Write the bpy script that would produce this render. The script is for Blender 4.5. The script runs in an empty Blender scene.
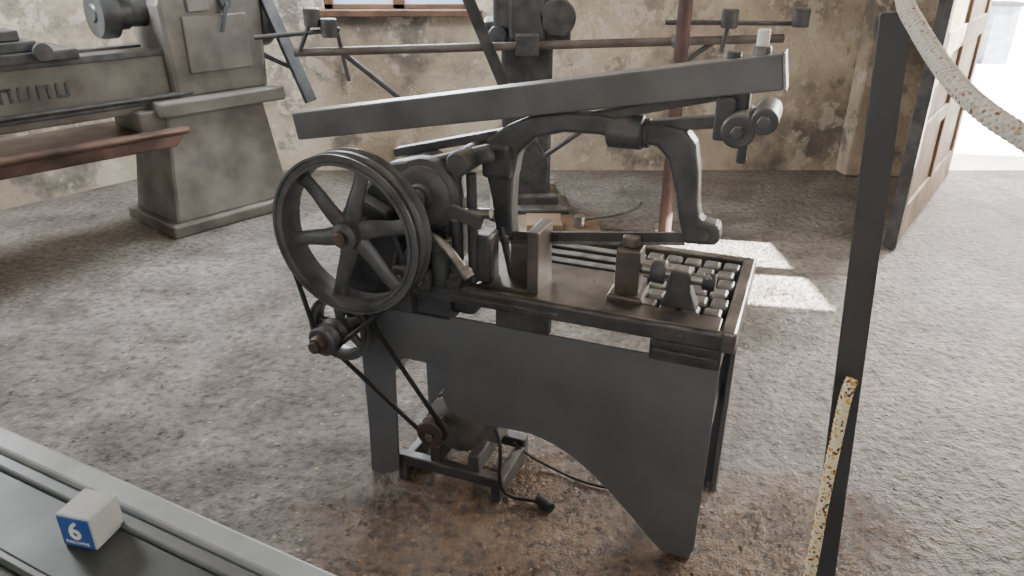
import bpy, bmesh, math, random
from mathutils import Vector, Matrix
random.seed(4)
C = bpy.context.scene.collection

# ------------------------------------------------------------------ materials
def newmat(name):
    m = bpy.data.materials.new(name); m.use_nodes = True
    nt = m.node_tree
    return m, nt, nt.nodes['Principled BSDF']

def mat(name, c1, c2=None, rough=.5, metal=0., scale=8., bump=.15, bscale=60., detail=6., dust=0., contrast=(.35, .65)):
    m, nt, b = newmat(name)
    c2 = c2 or tuple(x*.6 for x in c1)
    tc = nt.nodes.new('ShaderNodeTexCoord')
    n = nt.nodes.new('ShaderNodeTexNoise'); n.inputs['Scale'].default_value = scale; n.inputs['Detail'].default_value = detail
    nt.links.new(tc.outputs['Object'], n.inputs['Vector'])
    r = nt.nodes.new('ShaderNodeValToRGB')
    r.color_ramp.elements[0].position = contrast[0]; r.color_ramp.elements[0].color = (*c2, 1)
    r.color_ramp.elements[1].position = contrast[1]; r.color_ramp.elements[1].color = (*c1, 1)
    nt.links.new(n.outputs['Fac'], r.inputs['Fac'])
    colout = r.outputs['Color']
    if dust:
        geo = nt.nodes.new('ShaderNodeNewGeometry'); sx = nt.nodes.new('ShaderNodeSeparateXYZ')
        nt.links.new(geo.outputs['Normal'], sx.inputs[0])
        mr0 = nt.nodes.new('ShaderNodeMapRange'); mr0.inputs['From Min'].default_value = .35; mr0.inputs['From Max'].default_value = 1.
        mr0.inputs['To Max'].default_value = dust
        nt.links.new(sx.outputs['Z'], mr0.inputs['Value'])
        nd = nt.nodes.new('ShaderNodeTexNoise'); nd.inputs['Scale'].default_value = 22; nd.inputs['Detail'].default_value = 7
        nt.links.new(tc.outputs['Object'], nd.inputs['Vector'])
        rd = nt.nodes.new('ShaderNodeMapRange'); rd.inputs['From Min'].default_value = .35; rd.inputs['From Max'].default_value = .62
        nt.links.new(nd.outputs['Fac'], rd.inputs['Value'])
        mm = nt.nodes.new('ShaderNodeMath'); mm.operation = 'MULTIPLY'
        nt.links.new(mr0.outputs[0], mm.inputs[0]); nt.links.new(rd.outputs[0], mm.inputs[1])
        mxd = nt.nodes.new('ShaderNodeMixRGB'); mxd.inputs['Color2'].default_value = (.27, .245, .215, 1)
        nt.links.new(mm.outputs[0], mxd.inputs['Fac']); nt.links.new(colout, mxd.inputs['Color1'])
        colout = mxd.outputs[0]
    nt.links.new(colout, b.inputs['Base Color'])
    b.inputs['Metallic'].default_value = metal
    mr = nt.nodes.new('ShaderNodeMapRange')
    mr.inputs['To Min'].default_value = min(1, rough+.12); mr.inputs['To Max'].default_value = max(.05, rough-.1)
    nt.links.new(n.outputs['Fac'], mr.inputs['Value']); nt.links.new(mr.outputs['Result'], b.inputs['Roughness'])
    if bump:
        n2 = nt.nodes.new('ShaderNodeTexNoise'); n2.inputs['Scale'].default_value = bscale; n2.inputs['Detail'].default_value = 4
        nt.links.new(tc.outputs['Object'], n2.inputs['Vector'])
        bp = nt.nodes.new('ShaderNodeBump'); bp.inputs['Strength'].default_value = bump; bp.inputs['Distance'].default_value = .004
        nt.links.new(n2.outputs['Fac'], bp.inputs['Height']); nt.links.new(bp.outputs['Normal'], b.inputs['Normal'])
    return m

PANEL = mat('grey_panel_paint', (.135, .139, .148), (.10, .103, .11), rough=.55, scale=3.5, bump=.05, dust=.3)
CAST = mat('dark_cast_iron', (.070, .070, .073), (.028, .028, .03), rough=.45, scale=14, bump=.3, bscale=90, dust=.45)
WHEEL = mat('wheel_iron', (.12, .12, .122), (.05, .05, .052), rough=.4, metal=.3, scale=12, bump=.15, dust=.2)
STEEL = mat('worn_steel', (.36, .34, .32), (.12, .11, .10), rough=.35, metal=.85, scale=16, bump=.15)
TABLE = mat('machined_table_iron', (.24, .22, .20), (.08, .07, .06), rough=.3, metal=.6, scale=9, bump=.12)
JAW = mat('jaw_steel', (.16, .135, .115), (.07, .06, .05), rough=.4, metal=.5, scale=9, bump=.12)
BEAM = mat('beam_grey_paint', (.125, .125, .127), (.07, .07, .072), rough=.36, scale=6, bump=.06, dust=.35)
MOTOR = mat('motor_grey_paint', (.16, .155, .15), (.07, .065, .06), rough=.5, scale=9, bump=.2, dust=.3)
RUST = mat('rusty_brown_steel', (.12, .083, .066), (.05, .037, .031), rough=.5, metal=.4, scale=18, bump=.3)
RUBBER = mat('belt_rubber', (.02, .02, .02), rough=.7, scale=20)
LATHE = mat('lathe_grey_paint', (.19, .185, .168), (.09, .087, .078), rough=.45, scale=5, bump=.15, dust=.2)
LATHED = mat('lathe_dark_steel', (.10, .11, .12), (.045, .048, .052), rough=.4, metal=.4, scale=9, dust=.2)
COPPER = mat('oily_rust_tray', (.19, .12, .10), (.05, .038, .034), rough=.33, metal=.5, scale=4)
REDPIPE = mat('red_brown_pipe', (.10, .052, .042), (.05, .028, .025), rough=.5, scale=14)
WOOD = mat('weathered_wood', (.20, .135, .088), (.09, .058, .038), rough=.6, scale=6, bump=.3, bscale=30)
WINWOOD = mat('window_wood', (.20, .11, .065), (.09, .05, .03), rough=.5, scale=6)
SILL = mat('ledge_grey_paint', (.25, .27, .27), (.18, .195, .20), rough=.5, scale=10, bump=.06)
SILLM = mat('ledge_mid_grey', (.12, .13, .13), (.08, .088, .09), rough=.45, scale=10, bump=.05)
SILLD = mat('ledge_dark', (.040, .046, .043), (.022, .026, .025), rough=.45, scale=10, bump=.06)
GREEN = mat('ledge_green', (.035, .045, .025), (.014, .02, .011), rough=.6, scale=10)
POST = mat('post_black_paint', (.034, .034, .036), (.02, .02, .022), rough=.4, scale=9, bump=.06)
WHITEP = mat('white_plastic', (.75, .74, .70), (.6, .6, .56), rough=.4, bump=.0)
BLUE = mat('label_blue', (.03, .09, .30), (.02, .07, .24), rough=.35, bump=0)
BLOCK = mat('acrylic_block', (.45, .47, .46), (.36, .38, .38), rough=.15, bump=0)
BLKIRON = mat('block_iron', (.20, .195, .185), (.09, .086, .08), rough=.3, metal=.4, scale=20)

def plaster():
    m, nt, b = newmat('stained_plaster')
    tc = nt.nodes.new('ShaderNodeTexCoord')
    def noise(sc, det=8, rg=.6):
        n = nt.nodes.new('ShaderNodeTexNoise'); n.inputs['Scale'].default_value = sc
        n.inputs['Detail'].default_value = det; n.inputs['Roughness'].default_value = rg
        nt.links.new(tc.outputs['Object'], n.inputs['Vector']); return n
    n1 = noise(1.5, 7); n2 = noise(5, 10, .7); n3 = noise(35)
    r1 = nt.nodes.new('ShaderNodeValToRGB'); e = r1.color_ramp.elements
    e[0].position = .38; e[0].color = (.22, .20, .168, 1); e[1].position = .60; e[1].color = (.70, .60, .47, 1)
    x = e.new(.47); x.color = (.50, .42, .325, 1)
    nt.links.new(n1.outputs['Fac'], r1.inputs['Fac'])
    r2 = nt.nodes.new('ShaderNodeValToRGB'); e = r2.color_ramp.elements
    e[0].position = .53; e[0].color = (0, 0, 0, 1); e[1].position = .57; e[1].color = (1, 1, 1, 1)
    nt.links.new(n2.outputs['Fac'], r2.inputs['Fac'])
    mx = nt.nodes.new('ShaderNodeMixRGB'); mx.inputs['Color2'].default_value = (.80, .73, .62, 1)
    mul = nt.nodes.new('ShaderNodeMath'); mul.operation = 'MULTIPLY'; mul.inputs[1].default_value = .6
    nt.links.new(r2.outputs['Color'], mul.inputs[0]); nt.links.new(mul.outputs[0], mx.inputs['Fac'])
    nt.links.new(r1.outputs['Color'], mx.inputs['Color1'])
    n4 = noise(2.6, 9, .68)
    r4 = nt.nodes.new('ShaderNodeValToRGB'); e = r4.color_ramp.elements
    e[0].position = .56; e[0].color = (0, 0, 0, 1); e[1].position = .62; e[1].color = (.75, .75, .75, 1)
    nt.links.new(n4.outputs['Fac'], r4.inputs['Fac'])
    mx2 = nt.nodes.new('ShaderNodeMixRGB'); mx2.inputs['Color2'].default_value = (.17, .162, .145, 1)
    nt.links.new(r4.outputs['Color'], mx2.inputs['Fac']); nt.links.new(mx.outputs[0], mx2.inputs['Color1'])
    nt.links.new(mx2.outputs[0], b.inputs['Base Color'])
    b.inputs['Roughness'].default_value = .9
    bp = nt.nodes.new('ShaderNodeBump'); bp.inputs['Strength'].default_value = .6; bp.inputs['Distance'].default_value = .03
    ad = nt.nodes.new('ShaderNodeMath'); ad.operation = 'ADD'
    nt.links.new(n2.outputs['Fac'], ad.inputs[0]); nt.links.new(n3.outputs['Fac'], ad.inputs[1])
    nt.links.new(ad.outputs[0], bp.inputs['Height']); nt.links.new(bp.outputs['Normal'], b.inputs['Normal'])
    return m
PLASTER = plaster()

def floor_mat():
    m, nt, b = newmat('rough_concrete_floor')
    L = nt.links.new
    tc = nt.nodes.new('ShaderNodeTexCoord')
    def noise(sc, det=8, rg=.6):
        n = nt.nodes.new('ShaderNodeTexNoise'); n.inputs['Scale'].default_value = sc
        n.inputs['Detail'].default_value = det; n.inputs['Roughness'].default_value = rg
        L(tc.outputs['Object'], n.inputs['Vector']); return n
    def ramp(src, stops):
        r = nt.nodes.new('ShaderNodeValToRGB'); e = r.color_ramp.elements
        e[0].position, e[0].color = stops[0][0], (*stops[0][1], 1)
        e[1].position, e[1].color = stops[-1][0], (*stops[-1][1], 1)
        for p, c in stops[1:-1]:
            k = e.new(p); k.color = (*c, 1)
        L(src, r.inputs['Fac']); return r
    def mix(f, a, bb, mode='MIX'):
        x = nt.nodes.new('ShaderNodeMixRGB'); x.blend_type = mode
        if isinstance(f, float): x.inputs['Fac'].default_value = f
        else: L(f, x.inputs['Fac'])
        L(a, x.inputs['Color1'])
        if isinstance(bb, tuple): x.inputs['Color2'].default_value = (*bb, 1)
        else: L(bb, x.inputs['Color2'])
        return x.outputs[0]
    def M(op, a, bb=None):
        k = nt.nodes.new('ShaderNodeMath'); k.operation = op
        for i, q in enumerate((a, bb)):
            if q is None: continue
            if isinstance(q, (int, float)): k.inputs[i].default_value = q
            else: L(q, k.inputs[i])
        return k.outputs[0]
    big = noise(.9, 6); mid = noise(4.2, 8, .68); peb = noise(30, 4, .6); fine = noise(110, 4, .6)
    base = ramp(big.outputs['Fac'], [(.36, (.11, .096, .084)), (.64, (.215, .198, .183))])
    m1 = ramp(mid.outputs['Fac'], [(.36, (.55, .52, .49)), (.5, (1, 1, 1)), (.66, (1.4, 1.4, 1.4))])
    col = mix(1., base.outputs[0], m1.outputs[0], 'MULTIPLY')
    f1 = ramp(peb.outputs['Fac'], [(.36, (.36, .34, .32)), (.46, (.85, .85, .84)), (.60, (1.1, 1.1, 1.08)), (.72, (1.9, 1.86, 1.75))])
    col = mix(.9, col, f1.outputs[0], 'MULTIPLY')
    v = nt.nodes.new('ShaderNodeTexVoronoi'); v.inputs['Scale'].default_value = 26
    L(tc.outputs['Object'], v.inputs['Vector'])
    vr = ramp(v.outputs['Distance'], [(.10, (1, 1, 1)), (.22, (0, 0, 0))])
    sc = nt.nodes.new('ShaderNodeSeparateColor'); L(v.outputs['Color'], sc.inputs[0])
    gl = M('MULTIPLY', vr.outputs[0], M('GREATER_THAN', sc.outputs[0], .75))
    gd = M('MULTIPLY', vr.outputs[0], M('LESS_THAN', sc.outputs[0], .22))
    col = mix(M('MULTIPLY', gl, .7), col, (.40, .37, .33))
    col = mix(M('MULTIPLY', gd, .8), col, (.03, .026, .022))
    sep = nt.nodes.new('ShaderNodeSeparateXYZ'); L(tc.outputs['Object'], sep.inputs[0])
    nz = noise(3.2, 7, .65)
    def blob(cx, cy, rx, ry, amt):
        dx = M('DIVIDE', M('SUBTRACT', sep.outputs[0], cx), rx)
        dy = M('DIVIDE', M('SUBTRACT', sep.outputs[1], cy), ry)
        d = M('SQRT', M('ADD', M('MULTIPLY', dx, dx), M('MULTIPLY', dy, dy)))
        d = M('ADD', d, M('MULTIPLY', M('SUBTRACT', nz.outputs['Fac'], .5), amt))
        return ramp(d, [(.5, (1, 1, 1)), (1.1, (0, 0, 0))]).outputs[0]
    wet = M('MAXIMUM', blob(.02, 1.6, .72, .58, 1.5), blob(.72, 1.5, .55, .42, 1.8))
    col = mix(M('MULTIPLY', wet, .95), col, mix(1., col, (.62, .41, .255), 'MULTIPLY'))
    L(col, b.inputs['Base Color'])
    rr = nt.nodes.new('ShaderNodeMapRange'); rr.inputs['To Min'].default_value = .42; rr.inputs['To Max'].default_value = .22
    L(wet, rr.inputs['Value'])
    ro = M('ADD', rr.outputs['Result'], M('MULTIPLY', M('SUBTRACT', mid.outputs['Fac'], .5), .5))
    L(ro, b.inputs['Roughness'])
    h = M('ADD', M('MULTIPLY', fine.outputs['Fac'], .2), M('ADD', M('MULTIPLY', peb.outputs['Fac'], 1.0), M('MULTIPLY', mid.outputs['Fac'], .9)))
    h = M('ADD', h, M('SUBTRACT', M('MULTIPLY', gl, .15), M('MULTIPLY', gd, .35)))
    bp = nt.nodes.new('ShaderNodeBump'); bp.inputs['Strength'].default_value = .85; bp.inputs['Distance'].default_value = .035
    L(h, bp.inputs['Height']); L(bp.outputs['Normal'], b.inputs['Normal'])
    return m
FLOOR = floor_mat()
YARD = mat('pale_yard_concrete', (.85, .84, .81), (.76, .75, .72), rough=.8, scale=3)
def glassmat():
    m, nt, b = newmat('window_pane')
    b.inputs['Roughness'].default_value = .1; b.inputs['Base Color'].default_value = (.35, .45, .6, 1)
    b.inputs['Emission Strength'].default_value = 1.0
    n = nt.nodes.new('ShaderNodeTexNoise'); n.inputs['Scale'].default_value = 3
    r = nt.nodes.new('ShaderNodeValToRGB'); r.color_ramp.elements[0].color = (.35, .45, .62, 1); r.color_ramp.elements[1].color = (.6, .7, .85, 1)
    nt.links.new(n.outputs['Fac'], r.inputs[0]); nt.links.new(r.outputs[0], b.inputs['Emission Color'])
    return m
PANE = glassmat()
def ropemat(name, c, flecks, sc, th):
    m, nt, b = newmat(name)
    tc = nt.nodes.new('ShaderNodeTexCoord')
    v = nt.nodes.new('ShaderNodeTexVoronoi'); v.inputs['Scale'].default_value = sc
    nt.links.new(tc.outputs['Object'], v.inputs['Vector'])
    r = nt.nodes.new('ShaderNodeValToRGB'); r.color_ramp.interpolation = 'CONSTANT'
    sp = nt.nodes.new('ShaderNodeSeparateColor'); nt.links.new(v.outputs['Color'], sp.inputs[0])
    e = r.color_ramp.elements
    e[0].position = 0; e[0].color = (*c, 1); e[1].position = th[1]; e[1].color = (*flecks[1], 1)
    k = e.new(th[0]); k.color = (*flecks[0], 1)
    nt.links.new(sp.outputs[0], r.inputs[0]); nt.links.new(r.outputs[0], b.inputs['Base Color'])
    b.inputs['Roughness'].default_value = .85
    return m
ROPE = ropemat('rope_fibre', (.56, .53, .47), [(.40, .33, .20), (.28, .13, .09)], 420, (.9, .97))
ROPE2 = ropemat('rope_fibre_yellowed', (.60, .53, .38), [(.50, .30, .06), (.10, .035, .02)], 300, (.70, .87))

# ------------------------------------------------------------------ builders
def empty(name, loc=(0, 0, 0), rz=0.):
    o = bpy.data.objects.new(name, None); o.empty_display_size = .1
    o.location = loc; o.rotation_euler = (0, 0, rz); C.objects.link(o); return o

def finish(bm, name, m, parent=None, bevel=0., smooth=False, seg=2):
    bmesh.ops.remove_doubles(bm, verts=bm.verts, dist=1e-5)
    bmesh.ops.recalc_face_normals(bm, faces=bm.faces)
    me = bpy.data.meshes.new(name); bm.to_mesh(me); bm.free()
    if smooth:
        for p in me.polygons: p.use_smooth = True
    o = bpy.data.objects.new(name, me); C.objects.link(o)
    if m: me.materials.append(m)
    if parent: o.parent = parent
    if smooth:
        es = o.modifiers.new('split', 'EDGE_SPLIT'); es.split_angle = math.radians(38)
    if bevel:
        b = o.modifiers.new('bevel', 'BEVEL'); b.width = bevel; b.segments = seg; b.limit_method = 'ANGLE'; b.angle_limit = math.radians(35)
    return o

def add_box(bm, x0, x1, y0, y1, z0, z1, M=None):
    v = [bm.verts.new((x, y, z)) for z in (z0, z1) for y in (y0, y1) for x in (x0, x1)]
    for f in ((0, 1, 3, 2), (4, 6, 7, 5), (0, 4, 5, 1), (2, 3, 7, 6), (0, 2, 6, 4), (1, 5, 7, 3)):
        bm.faces.new([v[i] for i in f])
    if M is not None:
        for a in v: a.co = M @ a.co
    return v

def box(name, x, y, z, m, parent=None, bevel=.003):
    bm = bmesh.new(); add_box(bm, x[0], x[1], y[0], y[1], z[0], z[1])
    return finish(bm, name, m, parent, bevel)

def boxes(name, lst, m, parent=None, bevel=.003):
    bm = bmesh.new()
    for x, y, z in lst: add_box(bm, x[0], x[1], y[0], y[1], z[0], z[1])
    bmesh.ops.recalc_face_normals(bm, faces=bm.faces)
    me = bpy.data.meshes.new(name); bm.to_mesh(me); bm.free()
    o = bpy.data.objects.new(name, me); C.objects.link(o); me.materials.append(m)
    if parent: o.parent = parent
    if bevel:
        b = o.modifiers.new('bevel', 'BEVEL'); b.width = bevel; b.segments = 2; b.limit_method = 'ANGLE'; b.angle_limit = math.radians(35)
    return o

def bar(name, p0, p1, w, h, m, parent=None, bevel=.002, up=(0, 0, 1)):
    p0, p1 = Vector(p0), Vector(p1); d = (p1-p0); L = d.length; d.normalize()
    u = Vector(up); s = d.cross(u).normalized(); u = s.cross(d).normalized()
    M = Matrix.Translation(p0) @ Matrix((d, s, u)).transposed().to_4x4()
    bm = bmesh.new(); add_box(bm, 0, L, -w/2, w/2, -h/2, h/2, M)
    return finish(bm, name, m, parent, bevel)

def prism(name, pts, y0, y1, m, parent=None, bevel=.003):
    bm = bmesh.new()
    a = [bm.verts.new((x, y0, z)) for x, z in pts]; b = [bm.verts.new((x, y1, z)) for x, z in pts]
    bm.faces.new(a); bm.faces.new(b[::-1])
    n = len(pts)
    for i in range(n): bm.faces.new((a[i], a[(i+1) % n], b[(i+1) % n], b[i]))
    return finish(bm, name, m, parent, bevel)

def revolve(name, prof, p0, axis, m, parent=None, seg=48, closed=False, bevel=0):
    bm = bmesh.new(); rings = []
    q = Vector(axis).normalized().to_track_quat('Z', 'Y')
    for r, h in prof:
        if r < 1e-6: rings.append([bm.verts.new((0, 0, h))]); continue
        rings.append([bm.verts.new((r*math.cos(2*math.pi*i/seg), r*math.sin(2*math.pi*i/seg), h)) for i in range(seg)])
    pairs = list(zip(rings, rings[1:]))
    if closed: pairs.append((rings[-1], rings[0]))
    for A, B in pairs:
        for i in range(seg):
            j = (i+1) % seg
            if len(A) == 1 and len(B) == 1: continue
            if len(A) == 1: bm.faces.new((A[0], B[i], B[j]))
            elif len(B) == 1: bm.faces.new((A[i], A[j], B[0]))
            else: bm.faces.new((A[i], A[j], B[j], B[i]))
    M = Matrix.Translation(Vector(p0)) @ q.to_matrix().to_4x4()
    bmesh.ops.transform(bm, matrix=M, verts=bm.verts)
    return finish(bm, name, m, parent, bevel, smooth=True)

def cyl(name, p0, p1, r, m, parent=None, seg=28, ch=.12):
    p0, p1 = Vector(p0), Vector(p1); L = (p1-p0).length; c = min(r*ch, L*.2)
    return revolve(name, [(0, 0), (r-c, 0), (r, c), (r, L-c), (r-c, L), (0, L)], p0, p1-p0, m, parent, seg)

def tube(name, pts, r, m, parent=None, cyclic=False, smooth=True, res=4):
    cu = bpy.data.curves.new(name, 'CURVE'); cu.dimensions = '3D'; cu.bevel_depth = r; cu.bevel_resolution = res; cu.use_fill_caps = True
    sp = cu.splines.new('NURBS' if smooth else 'POLY'); sp.points.add(len(pts)-1)
    for p, q in zip(sp.points, pts): p.co = (*q, 1)
    sp.use_cyclic_u = cyclic
    if smooth: sp.order_u = 4; sp.use_endpoint_u = True; sp.resolution_u = 8
    cu.materials.append(m)
    o = bpy.data.objects.new(name, cu); C.objects.link(o)
    if parent: o.parent = parent
    return o

def hull_belt(name, c0, r0, c1, r1, y, rad, m, parent):
    P = []
    for (cx, cz), r in ((c0, r0), (c1, r1)):
        for i in range(72):
            a = 2*math.pi*i/72; P.append((cx+r*math.cos(a), cz+r*math.sin(a)))
    P = sorted(set(P))
    def half(P):
        h = []
        for p in P:
            while len(h) > 1 and (h[-1][0]-h[-2][0])*(p[1]-h[-2][1])-(h[-1][1]-h[-2][1])*(p[0]-h[-2][0]) <= 0: h.pop()
            h.append(p)
        return h
    H = half(P)[:-1]+half(P[::-1])[:-1]
    return tube(name, [(x, y, z) for x, z in H], rad, m, parent, cyclic=True, smooth=False, res=2)

def spoked_wheel(name, cx, cz, y0, y1, R, rin, hub, nsp, m, parent, grooves=2, spw=.03, ang=0., curl=.0):
    W = y1-y0; g = W/grooves if grooves else W
    prof = [(rin, 0), (rin+(R-rin)*.3, 0), (rin+(R-rin)*.36, .004), (rin+(R-rin)*.7, .004), (rin+(R-rin)*.76, 0), (R, 0)]
    for k in range(grooves):
        b0 = k*g
        prof += [(R, b0+g*.14), (R-.016, b0+g*.42), (R-.016, b0+g*.58), (R, b0+g*.86)]
    prof += [(R, W), (rin, W), (rin-.004, W*.6), (rin-.004, W*.4)]
    revolve(name+'_rim', prof, (cx, y0, cz), (0, 1, 0), m, parent, seg=72, closed=True)
    bm = bmesh.new()
    ym = (y0+y1)/2
    for i in range(nsp):
        a = ang+2*math.pi*i/nsp
        d = Vector((math.cos(a), 0, math.sin(a))); s = Vector((-math.sin(a), 0, math.cos(a)))
        rings = []
        NR = 7
        for j in range(NR):
            t = j/(NR-1)
            rr = hub*.6+(rin+.003-hub*.6)*t
            w = spw*(.60-.22*t+(.14*max(0, t-.8)/.2)); th = .014-.005*t
            off = curl*math.sin(math.pi*2*t)
            L = []
            for k in range(10):
                b = 2*math.pi*k/10
                L.append(bm.verts.new(Vector((cx, ym, cz))+d*rr+s*(w*math.cos(b)+off)+Vector((0, 1, 0))*th*math.sin(b)))
            rings.append(L)
        for A, B in zip(rings, rings[1:]):
            for k in range(10):
                j = (k+1) % 10; bm.faces.new((A[k], A[j], B[j], B[k]))
        bm.faces.new(rings[0]); bm.faces.new(rings[-1][::-1])
    finish(bm, name+'_spokes', m, parent, smooth=True)
    revolve(name+'_hub', [(0, -.006), (hub*.55, -.006), (hub*.6, -.002), (hub*.95, .004), (hub, .012), (hub, W-.01), (0, W-.01)], (cx, y0, cz), (0, 1, 0), m, parent, 32)

# ------------------------------------------------------------------ room
def wall(name, origin, rz, length, height, thick, holes, m):
    xs = sorted({0, length, *[h[0] for h in holes], *[h[1] for h in holes]})
    zs = sorted({0, height, *[h[2] for h in holes], *[h[3] for h in holes]})
    bm = bmesh.new()
    for a, b in zip(xs, xs[1:]):
        for c, d in zip(zs, zs[1:]):
            mx, mz = (a+b)/2, (c+d)/2
            if any(h[0] < mx < h[1] and h[2] < mz < h[3] for h in holes): continue
            add_box(bm, a, b, 0, thick, c, d)
    o = finish(bm, name, m)
    o.location = origin; o.rotation_euler = (0, 0, rz)
    return o

bm = bmesh.new(); add_box(bm, -6.5, 4.6, -1.6, 5.25, -.1, 0); finish(bm, 'floor', FLOOR)
bm = bmesh.new(); add_box(bm, -6.5, 4.9, -1.8, 5.6, 3.2, 3.3); finish(bm, 'ceiling', PLASTER)
wall('wall_back', (-2.45, 5.25, 0), 0, 7.05, 3.2, .35, [(1.19, 2.19, 1.10, 2.3), (5.5, 6.85, 0, 2.5)], PLASTER)
lang = math.atan2(5.25-2.0, -2.45+5.08)
wall('wall_left', (-5.08, 2.0, 0), lang, 4.2, 3.2, .3, [], PLASTER)
wall('wall_right', (4.6, 5.25, 0), -math.pi/2, 6.85, 3.2, .25,
     [(1.36, 1.88, 2.48, 3.08), (1.95, 2.44, 2.19, 2.88), (2.51, 2.91, 2.17, 2.68)], PLASTER)  # unseen openings, cut so the sun lands in patches on the floor
wall('wall_front', (-6.5, -1.75, 0), 0, 11.1, 3.2, .15, [(4.5, 8.5, 1.0, 2.6)], PLASTER)  # unseen; added to cut sky light from behind, its opening lets some through
boxes('wall_pilaster', [((2.35, 3.05), (5.08, 5.249), (0, 3.19))], PLASTER, bevel=.02)
bm = bmesh.new(); add_box(bm, -4, 22, 5.25, 24, -.12, -.02); finish(bm, 'courtyard_ground', YARD)

w = empty('window_1', (0, 0, 0))
x0, x1, z0, z1, yy = -1.26, -.26, 1.10, 2.3, 5.30
boxes('frame', [((x0, x1), (yy, yy+.06), (z0, z0+.03)), ((x0, x1), (yy, yy+.06), (z1-.07, z1)), ((x0, x0+.06), (yy, yy+.06), (z0, z1)),
                ((x1-.06, x1), (yy, yy+.06), (z0, z1)), (((x0+x1)/2-.04, (x0+x1)/2+.04), (yy, yy+.06), (z0, z1)), ((x0, x1), (yy, yy+.05), (1.7, 1.74))], WINWOOD, w)
box('sill', (x0-.06, x1+.06), (5.17, 5.30), (1.06, 1.10), WINWOOD, w)
box('pane', (x0+.05, x1-.05), (yy+.025, yy+.03), (z0+.02, z1-.05), PANE, w, 0)

dl = empty('door_1', (3.02, 5.07, 0), math.atan2(3.73-5.07, 2.02-3.02))
Lf = 1.67; H = 2.35
boxes('stiles_rails', [((0, .11), (0, .05), (.02, H)), ((Lf-.11, Lf), (0, .05), (.02, H)), ((Lf/2-.05, Lf/2+.05), (0, .05), (.02, H)),
                       ((0, Lf), (0.001, .049), (.02, .22)), ((0, Lf), (0.001, .049), (.98, 1.10)), ((0, Lf), (0.001, .049), (H-.14, H)), ((0, Lf), (0.001, .049), (.58, .66))], WOOD, dl, .006)
box('panels', (.05, Lf-.05), (.018, .032), (.1, H-.08), WOOD, dl, 0)
box('edge_strip', (Lf-.03, Lf+.012), (-.006, .056), (.01, H+.01), CAST, dl)
boxes('trim_1', [((3.05, 3.13), (5.26, 5.36), (0, 2.5))], WOOD, None, .005)

g = empty('utility_cabinet', (6.65, 10.6, -.02))
box('body', (-.14, .2), (0, .3), (0, .75), mat('blue_grey_metal', (.3, .35, .43), rough=.5), g)
box('lid', (-.18, .24), (-.03, .33), (.75, .8), LATHED, g)

# ------------------------------------------------------------------ power hacksaw
MA = math.atan2(-.373, .928)
S = empty('power_hacksaw', (-.44, 1.86, 0), MA)
outline = [(0, 0), (.04, 0.0), (.10, .03), (.108, .25), (.112, .39), (.125, .425), (.15, .44), (.235, .44), (.265, .425), (.275, .395), (.262, .34), (.275, .305), (.31, .285),
           (.38, .275), (.46, .283), (.53, .285), (.59, .27), (.64, .248), (.70, .208), (.76, .155), (.82, .095), (.87, .04), (.905, .008), (.92, 0), (.985, 0), (.995, .05), (.998, .60), (0.02, .60)]
prism('front_side_panel', outline, 0, .008, PANEL, S, .0015)
boxes('panel_flanges', [((.0, .03), (.008, .05), (0, .6)), ((.965, .994), (.008, .03), (.02, .6))], PANEL, S, .002)
prism('rear_side_frame', [(0.02, 0), (.10, 0), (.12, .5), (.2, .56), (.80, .56), (.90, .5), (.955, .3), (.955, .0), (1.015, 0), (1.01, .62), (.02, .62)], .345, .353, PANEL, S, .0015)
boxes('rear_leg_web', [((1.0, 1.014), (.30, .35), (.0, .60))], PANEL, S, .002)
boxes('end_crossbars', [((.965, .985), (.01, .345), (.30, .36)), ((.02, .04), (.01, .345), (.30, .36)), ((.955, .98), (.01, .345), (.56, .60))], PANEL, S)
boxes('rail_brackets', [((.43, .575), (-.006, .02), (.60, .665)), ((.83, .998), (-.004, .35), (.59, .645)), ((.02, .30), (.0, .35), (.585, .65)), ((.84, .99), (-.012, 0.0), (.605, .625))], CAST, S, .004)
boxes('table_front_rail', [((.20, .998), (-.012, .022), (.65, .69)), ((.20, .60), (-.016, .0), (.655, .672))], CAST, S, .004)
for i, x in enumerate((.48, .55, .90)):
    cyl('bolt_%d' % (i+1), (x, -.02, .668), (x, -.01, .668), .007, CAST, S, 12)
boxes('table_plate', [((.18, .71), (.0, .235), (.672, .696)), ((.70, .985), (.0, .068), (.672, .6955))], TABLE, S, .002)
boxes('table_slot_bars', [((.44, .73), (.255, .288), (.665, .694)), ((.44, .73), (.310, .344), (.665, .694)), ((.44, .73), (.366, .40), (.665, .694)), ((.42, .45), (.23, .46), (.655, .69))], CAST, S)
boxes('chip_tray', [((.44, 1.01), (.0, .46), (.645, .655))], CAST, S)
boxes('tray_rim', [((.992, 1.026), (-.012, .47), (.645, .70)), ((.44, 1.02), (.445, .47), (.645, .70))], TABLE, S, .006)
bl = []
for i in range(6):
    yy0 = .076+i*.061
    off = .010 if i % 2 else 0
    for j in range(5):
        xx = .722+j*.053+off
        if xx+.046 > .991: continue
        bl.append(((xx, xx+.046), (yy0, yy0+.050), (.656, .692)))
boxes('corrugated_tray_blocks', bl, BLKIRON, S, .008)

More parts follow.
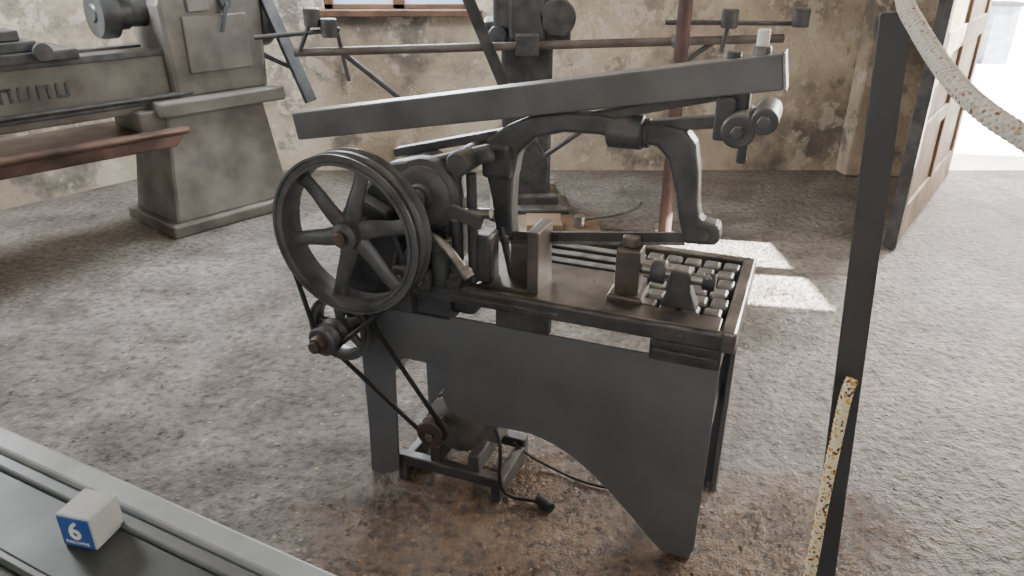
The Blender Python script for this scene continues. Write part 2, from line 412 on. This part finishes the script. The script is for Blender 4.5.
boxes('fixed_jaw', [((.505, .535), (.02, .13), (.69, .862)), ((.40, .53), (.02, .13), (.69, .705)), ((.44, .51), (.075, .09), (.70, .80))], JAW, S, .003)
boxes('moving_jaw', [((.715, .775), (.075, .145), (.69, .83)), ((.70, .79), (.06, .16), (.69, .712))], JAW, S, .007)
cyl('jaw_knob', (.745, .11, .83), (.745, .11, .855), .022, JAW, S, 20)
cyl('vise_screw', (.775, .11, .775), (.93, .11, .765), .014, STEEL, S, 20)
prism('screw_bracket', [(.83, .69), (.92, .69), (.90, .74), (.895, .79), (.85, .79), (.845, .74)], .085, .135, CAST, S, .006)
cyl('screw_collar', (.80, .11, .774), (.835, .11, .772), .03, CAST, S, 24)
cyl('screw_handle_hub', (.925, .11, .765), (.955, .11, .764), .022, CAST, S, 20)
cyl('screw_handle', (.94, .055, .80), (.94, .165, .735), .007, STEEL, S, 12)

prism('drive_housing', [(.05, .60), (.36, .60), (.36, .69), (.30, .74), (.30, .90), (.27, .985), (.20, 1.01), (.12, .99), (.05, .93), (.02, .84), (.03, .70)], .02, .16, CAST, S, .015)
prism('drive_housing_web', [(.0, .60), (.20, .60), (.19, .76), (.14, .88), (.04, .92), (-.01, .84)], -.03, .02, CAST, S, .01)
revolve('eccentric_boss', [(0, 0), (.03, 0), (.035, .01), (.06, .012), (.075, .02), (.075, .03), (.09, .035), (.09, .07), (0, .07)], (.245, -.045, .935), (0, 1, 0), CAST, S, 40)
revolve('eccentric_cap', [(0, 0), (.02, 0), (.024, .004), (.024, .02), (0, .02)], (.245, -.06, .935), (0, 1, 0), CAST, S, 24)
for i, (x, y, r, z0, z1) in enumerate(((.315, .02, .017, .76, 1.03), (.355, .03, .013, .70, .99), (.285, -.02, .022, .70, .83), (.20, .0, .02, .66, .76))):
    cyl('guide_pin_%d' % (i+1), (x, y, z0), (x, y, z1), r, CAST, S, 20)
cyl('pin_collar_1', (.315, .02, .87), (.315, .02, .90), .028, STEEL, S, 20)
cyl('pin_collar_2', (.285, -.02, .80), (.285, -.02, .83), .033, CAST, S, 20)
cyl('cross_pin', (.30, .0, .89), (.42, .0, .905), .013, STEEL, S, 16)
bar('link_arm', (.24, -.02, .93), (.40, -.01, .88), .014, .035, CAST, S, .004)
tube('feed_lever', [(.225, -.03, .79), (.24, -.04, .84), (.28, -.045, .85), (.32, -.05, .822), (.375, -.06, .765)], .0125, STEEL, S)
revolve('lever_knob', [(0, 0), (.012, .002), (.017, .015), (.014, .032), (0, .036)], (.365, -.058, .777), (.05, -.01, -.05), STEEL, S, 16)
cyl('lever_hub', (.22, -.05, .78), (.22, .03, .78), .024, CAST, S, 20)
bar('rocker_arm', (.10, .05, .95), (.40, .06, 1.04), .03, .045, CAST, S, .01)
cyl('rocker_pivot', (.335, -.01, 1.02), (.335, .15, 1.02), .03, CAST, S, 24)
boxes('gib_blocks', [((.16, .27), (-.055, .0), (.69, .745)), ((.27, .34), (-.03, .03), (.69, .72)), ((.36, .40), (.03, .10), (.70, .83))], CAST, S, .008)
cyl('gib_bolt_1', (.19, -.07, .72), (.19, -.05, .72), .012, STEEL, S, 6)
cyl('gib_bolt_2', (.245, -.07, .72), (.245, -.05, .72), .012, STEEL, S, 6)
tube('oil_pipe', [(.17, -.02, .80), (.155, -.03, .76), (.16, -.05, .70), (.15, -.045, .64)], .006, RUST, S)

b0 = Vector((-.215, .14, 1.040)); b1 = Vector((1.035, .14, 1.258))
bar('overarm_beam', b0, b1, .07, .074, BEAM, S, .004)
bar('beam_end_cap', b1, b1+(b1-b0).normalized()*.006, .074, .078, STEEL, S, .001)
bar('beam_lower_guide', b0+Vector((.3, 0, -.048)), b1+Vector((-.09, 0, -.05)), .04, .022, CAST, S, .003)
cyl('beam_top_bolt', (.985, .14, 1.28), (.985, .14, 1.305), .02, STEEL, S, 16)
cyl('oil_cap', (.985, .14, 1.298), (.985, .14, 1.338), .013, WHITEP, S, 16)
cyl('beam_bolt', (.93, .14, 1.27), (.93, .14, 1.292), .016, CAST, S, 12)

bow = [(.385, .79), (.372, .90), (.345, 1.02), (.36, 1.06), (.41, 1.092), (.47, 1.118), (.56, 1.136), (.66, 1.138), (.74, 1.122), (.79, 1.128), (.845, 1.122), (.872, 1.09), (.885, 1.03), (.892, .95), (.90, .912),
       (.945, .905), (.952, .87), (.94, .855), (.87, .85), (.853, .90), (.838, .97), (.812, 1.05), (.785, 1.078), (.73, 1.076), (.65, 1.092), (.56, 1.09), (.49, 1.07), (.445, 1.03), (.43, .96), (.425, .88), (.43, .79)]
prism('bow_frame', bow, .11, .17, CAST, S, .014)
cyl('bow_barrel', (.665, .14, 1.10), (.75, .14, 1.10), .040, CAST, S, 28)
cyl('bow_ring', (.75, .14, 1.10), (.765, .14, 1.10), .034, CAST, S, 28)
bar('bow_slide_bar', (.74, .14, 1.115), (.975, .14, 1.15), .035, .026, CAST, S, .003)
bar('slide_hanger', (.95, .14, 1.14), (.95, .14, 1.23), .045, .05, CAST, S, .006, up=(1, 0, 0))
for i, (x, z, r) in enumerate(((.965, 1.14, .036), (1.015, 1.165, .028))):
    cyl('balance_weight_%d' % (i+1), (x, .05, z), (x, .19, z), r, CAST, S, 28)
    cyl('weight_bolt_%d' % (i+1), (x, .035, z), (x, .05, z), .014, CAST, S, 6)
bar('weight_block', (.93, .10, 1.11), (.93, .10, 1.20), .04, .04, CAST, S, .006, up=(1, 0, 0))
cyl('weight_pin', (.975, .11, 1.06), (.975, .11, 1.12), .011, CAST, S, 16)
bar('saw_blade_bar', (.40, .125, .800), (.93, .125, .872), .008, .024, CAST, S, .001)
bar('saw_blade_teeth', (.42, .125, .787), (.87, .125, .849), .003, .012, STEEL, S, .0)
cyl('blade_pin_1', (.41, .10, .80), (.41, .18, .80), .014, STEEL, S, 16)
cyl('blade_pin_2', (.915, .10, .88), (.915, .18, .88), .014, CAST, S, 16)
bar('blade_tensioner', (.40, .11, .83), (.44, .09, .70), .014, .018, CAST, S, .003)
boxes('bow_cheeks', [((.35, .43), (.095, .185), (.96, 1.05))], CAST, S, .012)

# pulleys
spoked_wheel('drive_wheel', .085, .845, -.145, -.070, .207, .180, .036, 6, WHEEL, S, 2, .044, .25, .003)
cyl('drive_shaft', (.085, -.165, .845), (.085, .08, .845), .018, RUST, S, 20)
cyl('intermediate_shaft', (-.008, -.195, .54), (-.008, .10, .54), .016, RUST, S, 20)
spoked_wheel('intermediate_pulley', -.008, .54, -.075, -.035, .098, .076, .03, 5, WHEEL, S, 1, .026, .5)
revolve('small_pulley', [(0, 0), (.036, 0), (.042, .005), (.030, .018), (.042, .031), (.042, .037), (.030, .052), (.042, .064), (.042, .07), (0, .07)], (-.008, -.160, .54), (0, 1, 0), WHEEL, S, 36)
revolve('small_pulley_nut', [(0, 0), (.02, 0), (.024, .006), (.024, .02), (0, .02)], (-.008, -.182, .54), (0, 1, 0), RUST, S, 24)
hull_belt('upper_belt', (.085, .845), .199, (-.008, .54), .036, -.127, .0065, RUBBER, S)
hull_belt('lower_belt', (-.008, .54), .092, (.255, .262), .036, -.055, .0065, RUBBER, S)
bar('shaft_bracket', (-.005, .0, .54), (.08, .03, .62), .05, .05, CAST, S, .01)
cyl('bracket_boss', (-.008, -.03, .54), (-.008, .06, .54), .036, CAST, S, 24)

# motor
mx_, mz_ = .275, .215
revolve('motor_body', [(0, 0), (.05, 0), (.07, .012), (.092, .03), (.092, .19), (.07, .21), (.04, .22), (0, .22)], (mx_, .02, mz_), (0, 1, 0), MOTOR, S, 36)
bm = bmesh.new()
for k in range(20):
    a = 2*math.pi*k/20
    Mx = Matrix.Translation((mx_, 0, mz_)) @ Matrix.Rotation(a, 4, 'Y')
    add_box(bm, .089, .101, .06, .20, -.0025, .0025, Mx)
finish(bm, 'motor_fins', MOTOR, S)
cyl('motor_shaft', (.255, -.08, .25), (.255, .05, .25), .012, STEEL, S, 16)
revolve('motor_pulley', [(0, 0), (.038, 0), (.042, .005), (.03, .018), (.042, .031), (.042, .036), (0, .036)], (.255, -.073, .255), (0, 1, 0), RUST, S, 32)
boxes('motor_terminal_box', [((.35, .41), (.05, .15), (.18, .25))], MOTOR, S, .006)
boxes('motor_mount', [((.09, .43), (.01, .045), (.05, .085)), ((.09, .43), (.215, .25), (.05, .085)), ((.20, .235), (.02, .25), (.08, .14)), ((.325, .36), (.02, .25), (.08, .14)), ((.09, .12), (0.01, .25), (.0, .06)), ((.40, .43), (.01, .25), (.0, .06))], CAST, S, .005)
tube('power_cable', [(.39, .07, .22), (.43, .02, .24), (.44, .0, .17), (.43, .0, .07), (.46, .03, .012), (.52, .05, .012), (.545, .05, .012)], .0055, RUBBER, S)
cyl('cable_plug', (.535, .055, .018), (.585, .03, .018), .016, RUBBER, S, 16)
tube('floor_cable', [(.40, .20, .08), (.45, .22, .02), (.52, .22, .008), (.62, .18, .008), (.72, .19, .008)], .004, RUBBER, S)

# ------------------------------------------------------------------ lathe
LT = empty('metal_lathe', (-1.93, 4.22, 0), math.atan2(.75, .66))
prism('bed', [(-3.2, .66), (.05, .66), (.05, .97), (-3.2, .97)], -.05, .25, LATHE, LT, .01)
boxes('bed_ways', [((-3.2, .0), (-.07, -.02), (.95, .985)), ((-3.2, .0), (.20, .26), (.95, .985)), ((-3.2, .0), (-.065, -.05), (.70, .73))], LATHED, LT, .005)
lt = []
for k in range(6): lt += [((-1.0+k*.085, -.985+k*.085), (-.058, -.05), (.80, .87)), ((-.985+k*.085, -.945+k*.085), (-.058, -.05), (.80 if k % 2 else .855, .815 if k % 2 else .87)), ((-.955+k*.085, -.94+k*.085), (-.058, -.05), (.80, .87))]
boxes('bed_lettering', lt, LATHED, LT, .001)
bm = bmesh.new()
vb = [(-.20, -.25), (.54, -.25), (.54, .27), (-.20, .27)]; vt = [(-.10, -.14), (.50, -.14), (.50, .25), (-.10, .25)]
A = [bm.verts.new((x, y, .06)) for x, y in vb]; B = [bm.verts.new((x, y, .66)) for x, y in vt]
bm.faces.new(A); bm.faces.new(B[::-1])
for i in range(4): bm.faces.new((A[i], A[(i+1) % 4], B[(i+1) % 4], B[i]))
finish(bm, 'pedestal', LATHE, LT, .02)
boxes('pedestal_plinth', [((-.24, .58), (-.29, .30), (0, .07)), ((-.14, .62), (-.20, .28), (.64, .72))], LATHE, LT, .012)
prism('headstock', [(.0, .70), (.58, .70), (.60, 1.20), (.55, 1.34), (.45, 1.42), (.12, 1.42), (.03, 1.33), (-.02, 1.20)], -.10, .27, LATHE, LT, .03)
boxes('headstock_cover', [((.10, .48), (-.115, -.09), (.84, 1.14)), ((.14, .26), (-.125, -.11), (1.16, 1.24))], LATHE, LT, .012)
cyl('speed_lever_hub', (.36, -.14, 1.2), (.36, -.09, 1.2), .035, LATHED, LT, 20)
bar('speed_lever', (.36, -.14, 1.2), (.30, -.15, 1.05), .015, .02, LATHED, LT, .003)
revolve('chuck', [(0, 0), (.04, 0), (.05, .01), (.12, .012), (.13, .03), (.13, .10), (.09, .11), (.09, .17), (0, .17)], (-.28, .08, 1.17), (1, 0, 0), LATHED, LT, 40)
revolve('spindle_nose', [(0, 0), (.07, 0), (.08, .02), (.08, .2), (0, .2)], (-.14, .08, 1.17), (1, 0, 0), LATHED, LT, 32)
boxes('carriage', [((-1.15, -.45), (-.12, .28), (.98, 1.03)), ((-.95, -.62), (-.10, .24), (1.03, 1.08)), ((-.88, -.68), (-.08, .10), (1.08, 1.13)), ((-.80, -.74), (-.04, .04), (1.13, 1.2))], LATHED, LT, .008)
cyl('carriage_wheel', (-.62, -.16, 1.03), (-.62, -.14, 1.03), .045, LATHED, LT, 28)
cyl('carriage_axle', (-.62, -.16, 1.03), (-.62, -.08, 1.03), .012, STEEL, LT)
cyl('lead_screw', (-3.1, -.09, .74), (.1, -.09, .74), .014, LATHED, LT, 16)
prism('drip_tray', [(-3.2, .50), (-.12, .50), (-.06, .56), (-.06, .575), (-3.2, .575)], -.26, .30, COPPER, LT, .012)
cyl('feed_rod', (-3.1, -.275, .585), (-.05, -.275, .585), .022, COPPER, LT, 20)
boxes('tray_stays', [((-.24, -.10), (-.14, .2), (.54, .68)), ((-2.6, -2.3), (-.2, .2), (0, .66))], LATHE, LT, .01)
revolve('gear_cover', [(0, 0), (.15, 0), (.17, .02), (.17, .08), (0, .08)], (.60, .06, 1.10), (1, 0, 0), LATHED, LT, 36)
bar('belt_guard_plank', (.60, -.05, 1.36), (.74, -.28, .62), .03, .075, LATHED, LT, .004, up=(1, 0, 0))
bar('belt_guard_stay', (.58, -.05, .90), (.70, -.18, .82), .03, .03, LATHED, LT, .004)

# ------------------------------------------------------------------ drill press in centre background
P = empty('drill_press', (.08, 4.42, 0))
boxes('column', [((-.14, .15), (-.10, .12), (.06, 1.02)), ((-.11, .12), (-.08, .10), (.95, 1.9))], CAST, P, .02)
boxes('base', [((-.22, .26), (-.26, .2), (0, .07)), ((-.18, .2), (-.16, .17), (.06, .12))], CAST, P, .012)
boxes('head', [((-.24, .24), (-.20, .14), (.98, 1.12)), ((-.18, .20), (-.26, .0), (1.08, 1.5)), ((-.1, .1), (-.27, -.2), (1.02, 1.3))], CAST, P, .02)
cyl('head_wheel', (.16, -.27, 1.14), (.16, -.20, 1.14), .10, CAST, P, 30)
cyl('feed_knob', (-.16, -.27, 1.05), (-.16, -.20, 1.05), .05, LATHED, P, 24)
WP = empty('wooden_pallet', (.08, 4.42, 0))
boxes('planks', [((-.05, .42), (-.75, -.28), (.0, .05)), ((.0, .2), (-.6, -.4), (.05, .10))], WOOD, WP, .006)
cyl('bench_spindle', (.30, -.5, .05), (.30, -.5, .12), .03, STEEL, WP, 16)
tube('bent_handle', [(.28, -.4, .05), (.45, -.45, .10), (.62, -.5, .12), (.64, -.5, .2)], .008, CAST, WP)

K = empty('pipe_rack', (0, 4.0, 0))
cyl('main_pipe', (-1.13, 0, .985), (1.40, 0, 1.055), .022, mat('pipe_dark', (.13, .11, .10), (.06, .05, .045), rough=.5), K, 20)
cyl('upright_pipe', (.85, -.13, 0), (.85, -.13, 2.6), .035, REDPIPE, K, 24)
cyl('upright_foot', (.85, -.13, 0), (.85, -.13, .03), .07, REDPIPE, K, 24)
cyl('pipe_clamp', (.85, -.15, 1.04), (.85, .03, 1.04), .035, CAST, K, 20)
bar('diagonal_flat_bar', (-.30, -.08, 1.45), (-.035, 0.0, .80), .02, .06, CAST, K, .003, up=(1, 0, 0))
cyl('arm_1', (.78, -.02, 1.135), (1.50, -.02, 1.13), .012, CAST, K, 14)
cyl('arm_2', (-1.32, -.02, 1.06), (-.88, -.02, 1.10), .012, CAST, K, 14)
cyl('arm_3', (-1.10, -.02, .99), (-1.02, -.02, 1.15), .012, CAST, K, 14)
cyl('arm_4', (1.08, -.02, .99), (1.10, -.02, 1.12), .012, CAST, K, 14)
for i, (x, z) in enumerate(((-1.01, 1.16), (-.93, 1.11), (1.10, 1.155), (1.46, 1.16))):
    cyl('cup_%d' % (i+1), (x, -.04, z-.045), (x, -.04, z+.045), .042, CAST, K, 24)
cyl('brace_1', (-.90, 0, 1.0), (-.52, 0.02, .68), .014, CAST, K, 14)
cyl('brace_2', (1.06, 0, 1.05), (.18, .06, .42), .014, CAST, K, 14)
cyl('brace_3', (-.90, 0, 1.1), (-.86, 0, .84), .010, CAST, K, 14)
cyl('brace_4', (-.52, .02, .68), (-.02, .04, .80), .012, CAST, K, 14)
cyl('brace_5', (.18, .06, .42), (-.035, .02, .82), .012, CAST, K, 14)
box('clamp_plate', (0.02, .14), (-.03, .10), (.97, 1.07), CAST, K)

# ------------------------------------------------------------------ foreground ledge
EA = math.atan2(-.454, .89)
D = empty('display_ledge', (-.70, .84, 0), EA)
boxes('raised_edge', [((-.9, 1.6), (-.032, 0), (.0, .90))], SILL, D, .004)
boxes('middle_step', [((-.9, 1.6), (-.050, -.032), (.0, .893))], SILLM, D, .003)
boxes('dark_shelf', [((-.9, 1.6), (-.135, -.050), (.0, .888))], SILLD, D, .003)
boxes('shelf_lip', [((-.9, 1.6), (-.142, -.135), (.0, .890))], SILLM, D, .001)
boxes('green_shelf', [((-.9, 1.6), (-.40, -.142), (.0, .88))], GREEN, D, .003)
nb = empty('number_block', (-.503, .632, .888), math.radians(-14))
box('block', (0, .044), (0, .044), (0, .044), BLOCK, nb, .002)
box('blue_face', (.002, .042), (-.0012, .001), (.002, .042), BLUE, nb, 0)
tcu = bpy.data.curves.new('numeral', 'FONT'); tcu.body = '6'; tcu.size = .033; tcu.extrude = .0005; tcu.align_x = 'CENTER'; tcu.offset = .0006
tcu.materials.append(WHITEP)
to = bpy.data.objects.new('numeral', tcu); C.objects.link(to); to.parent = nb; to.location = (.022, -.0018, .014); to.rotation_euler = (math.pi/2, 0, 0)
tc2 = bpy.data.curves.new('caption', 'FONT'); tc2.body = 'MACCHINE'; tc2.size = .006; tc2.extrude = .0003; tc2.align_x = 'CENTER'
tc2.materials.append(WHITEP)
t2 = bpy.data.objects.new('caption', tc2); C.objects.link(t2); t2.parent = nb; t2.location = (.022, -.0016, .006); t2.rotation_euler = (math.pi/2, 0, 0)

# ------------------------------------------------------------------ barrier post + rope
BP = empty('barrier_post', (0, 0, 0))
pt = Vector((.386, .79, 1.437)); pb = Vector((.447, .678, 0))
bar('angle_face', pb, pt, .0325, .004, POST, BP, .001, up=(0, -1, 0))
bar('angle_web', pb+Vector((.0150, .014, 0)), pt+Vector((.0150, .014, 0)), .003, .028, POST, BP, .001, up=(0, -1, 0))
box('post_foot', (.40, .50), (.64, .74), (0, .008), POST, BP, .002)

def rope(name, ctrl, R=.0085, m=ROPE):
    P = [Vector(c) for c in ctrl]; P = [2*P[0]-P[1]]+P+[2*P[-1]-P[-2]]
    pts = []
    for i in range(1, len(P)-2):
        for k in range(24):
            t = k/24
            pts.append(.5*((2*P[i])+(-P[i-1]+P[i+1])*t+(2*P[i-1]-5*P[i]+4*P[i+1]-P[i+2])*t*t+(-P[i-1]+3*P[i]-3*P[i+1]+P[i+2])*t**3))
    out = [pts[0]]; step = .0015; acc = 0
    for a, b in zip(pts, pts[1:]):
        L = (b-a).length; t = step-acc
        while t <= L: out.append(a+(b-a)*(t/L)); t += step
        acc = L-(t-step)
    e = empty(name)
    tube('core', [tuple(p) for p in out[::4]], R*.76, m, e, smooth=False, res=4)
    n = 5
    for dirn in (1, -1):
        for s in range(n):
            q = []
            for i, p in enumerate(out):
                tan = (out[min(i+1, len(out)-1)]-out[max(i-1, 0)]).normalized()
                u = tan.cross(Vector((.3, .2, 1))).normalized(); v = tan.cross(u)
                a = dirn*i*step/.030*2*math.pi+s*2*math.pi/n
                wv = R*(.76+.07*math.cos(n*a))
                q.append(tuple(p+(u*math.cos(a)+v*math.sin(a))*wv))
            tube('strand_%d' % (s+1+(0 if dirn > 0 else n)), q, R*.26, m, e, smooth=False, res=2)
    return e
rope('barrier_rope', [(.385, .785, 1.50), (.375, .76, 1.455), (.366, .70, 1.429), (.357, .62, 1.402), (.355, .56, 1.386), (.372, .52, 1.37), (.405, .49, 1.346), (.47, .45, 1.31)], R=.0082)
rope('barrier_rope', [(.400, .742, 1.035), (.393, .735, 1.02), (.388, .725, .95), (.384, .715, .87), (.380, .70, .76), (.37, .68, .60), (.36, .67, .30)], R=.0070, m=ROPE2)

# ------------------------------------------------------------------ lights
def aim(o, t):
    o.rotation_euler = (Vector(t)-o.location).to_track_quat('-Z', 'Y').to_euler()
def area(name, loc, tgt, sx, sy, p, col=(1, 1, 1)):
    l = bpy.data.lights.new(name, 'AREA'); l.shape = 'RECTANGLE'; l.size = sx; l.size_y = sy; l.energy = p; l.color = col
    o = bpy.data.objects.new(name, l); C.objects.link(o); o.location = loc; aim(o, tgt); return o
sun = bpy.data.lights.new('sun', 'SUN'); sun.energy = 150; sun.angle = .008; sun.color = (1, .96, .9)
so = bpy.data.objects.new('sun', sun); C.objects.link(so); so.location = (8, 0, 6)
so.rotation_euler = Vector((-.8, .15, -.55)).to_track_quat('-Z', 'Y').to_euler()
area('doorway_daylight', (3.8, 5.45, 2.0), (1.8, 2.8, .0), 1.3, .9, 300, (1, .98, .95))
area('threshold_fill', (3.85, 4.9, 2.3), (3.4, 4.4, .0), 1.0, .5, 170, (1, .99, .97))  # added fill lamp inside the door, brightens the floor by the threshold
area('back_window_daylight', (-.76, 5.12, 1.85), (-.9, 2.6, .0), .9, .8, 110, (.90, .95, 1))
area('left_window_daylight', (-3.3, 3.3, 2.7), (-2.0, 3.2, 0), 1.0, 1.0, 170, (.92, .96, 1))
area('back_wall_fill', (4.4, 2.6, 2.4), (.8, 5.2, .8), 1.4, .8, 110, (1, .97, .92))  # added fill lamp near the right wall, brightens the back wall
area('ceiling_fill', (.5, 2.2, 3.15), (.5, 2.2, 0), 4, 4, 20, (1, .97, .93))  # added soft overhead fill, no fitting there
W = bpy.data.worlds.new('sky'); bpy.context.scene.world = W; W.use_nodes = True
W.node_tree.nodes['Background'].inputs[0].default_value = (.90, .94, 1, 1)
W.node_tree.nodes['Background'].inputs[1].default_value = 1.8

cam = bpy.data.cameras.new('camera'); co = bpy.data.objects.new('camera', cam); C.objects.link(co)
cam.sensor_width = 36; cam.lens = 26.0; cam.clip_start = .02
co.location = (0, 0, 1.5); co.rotation_euler = (math.radians(65), 0, 0)
bpy.context.scene.camera = co
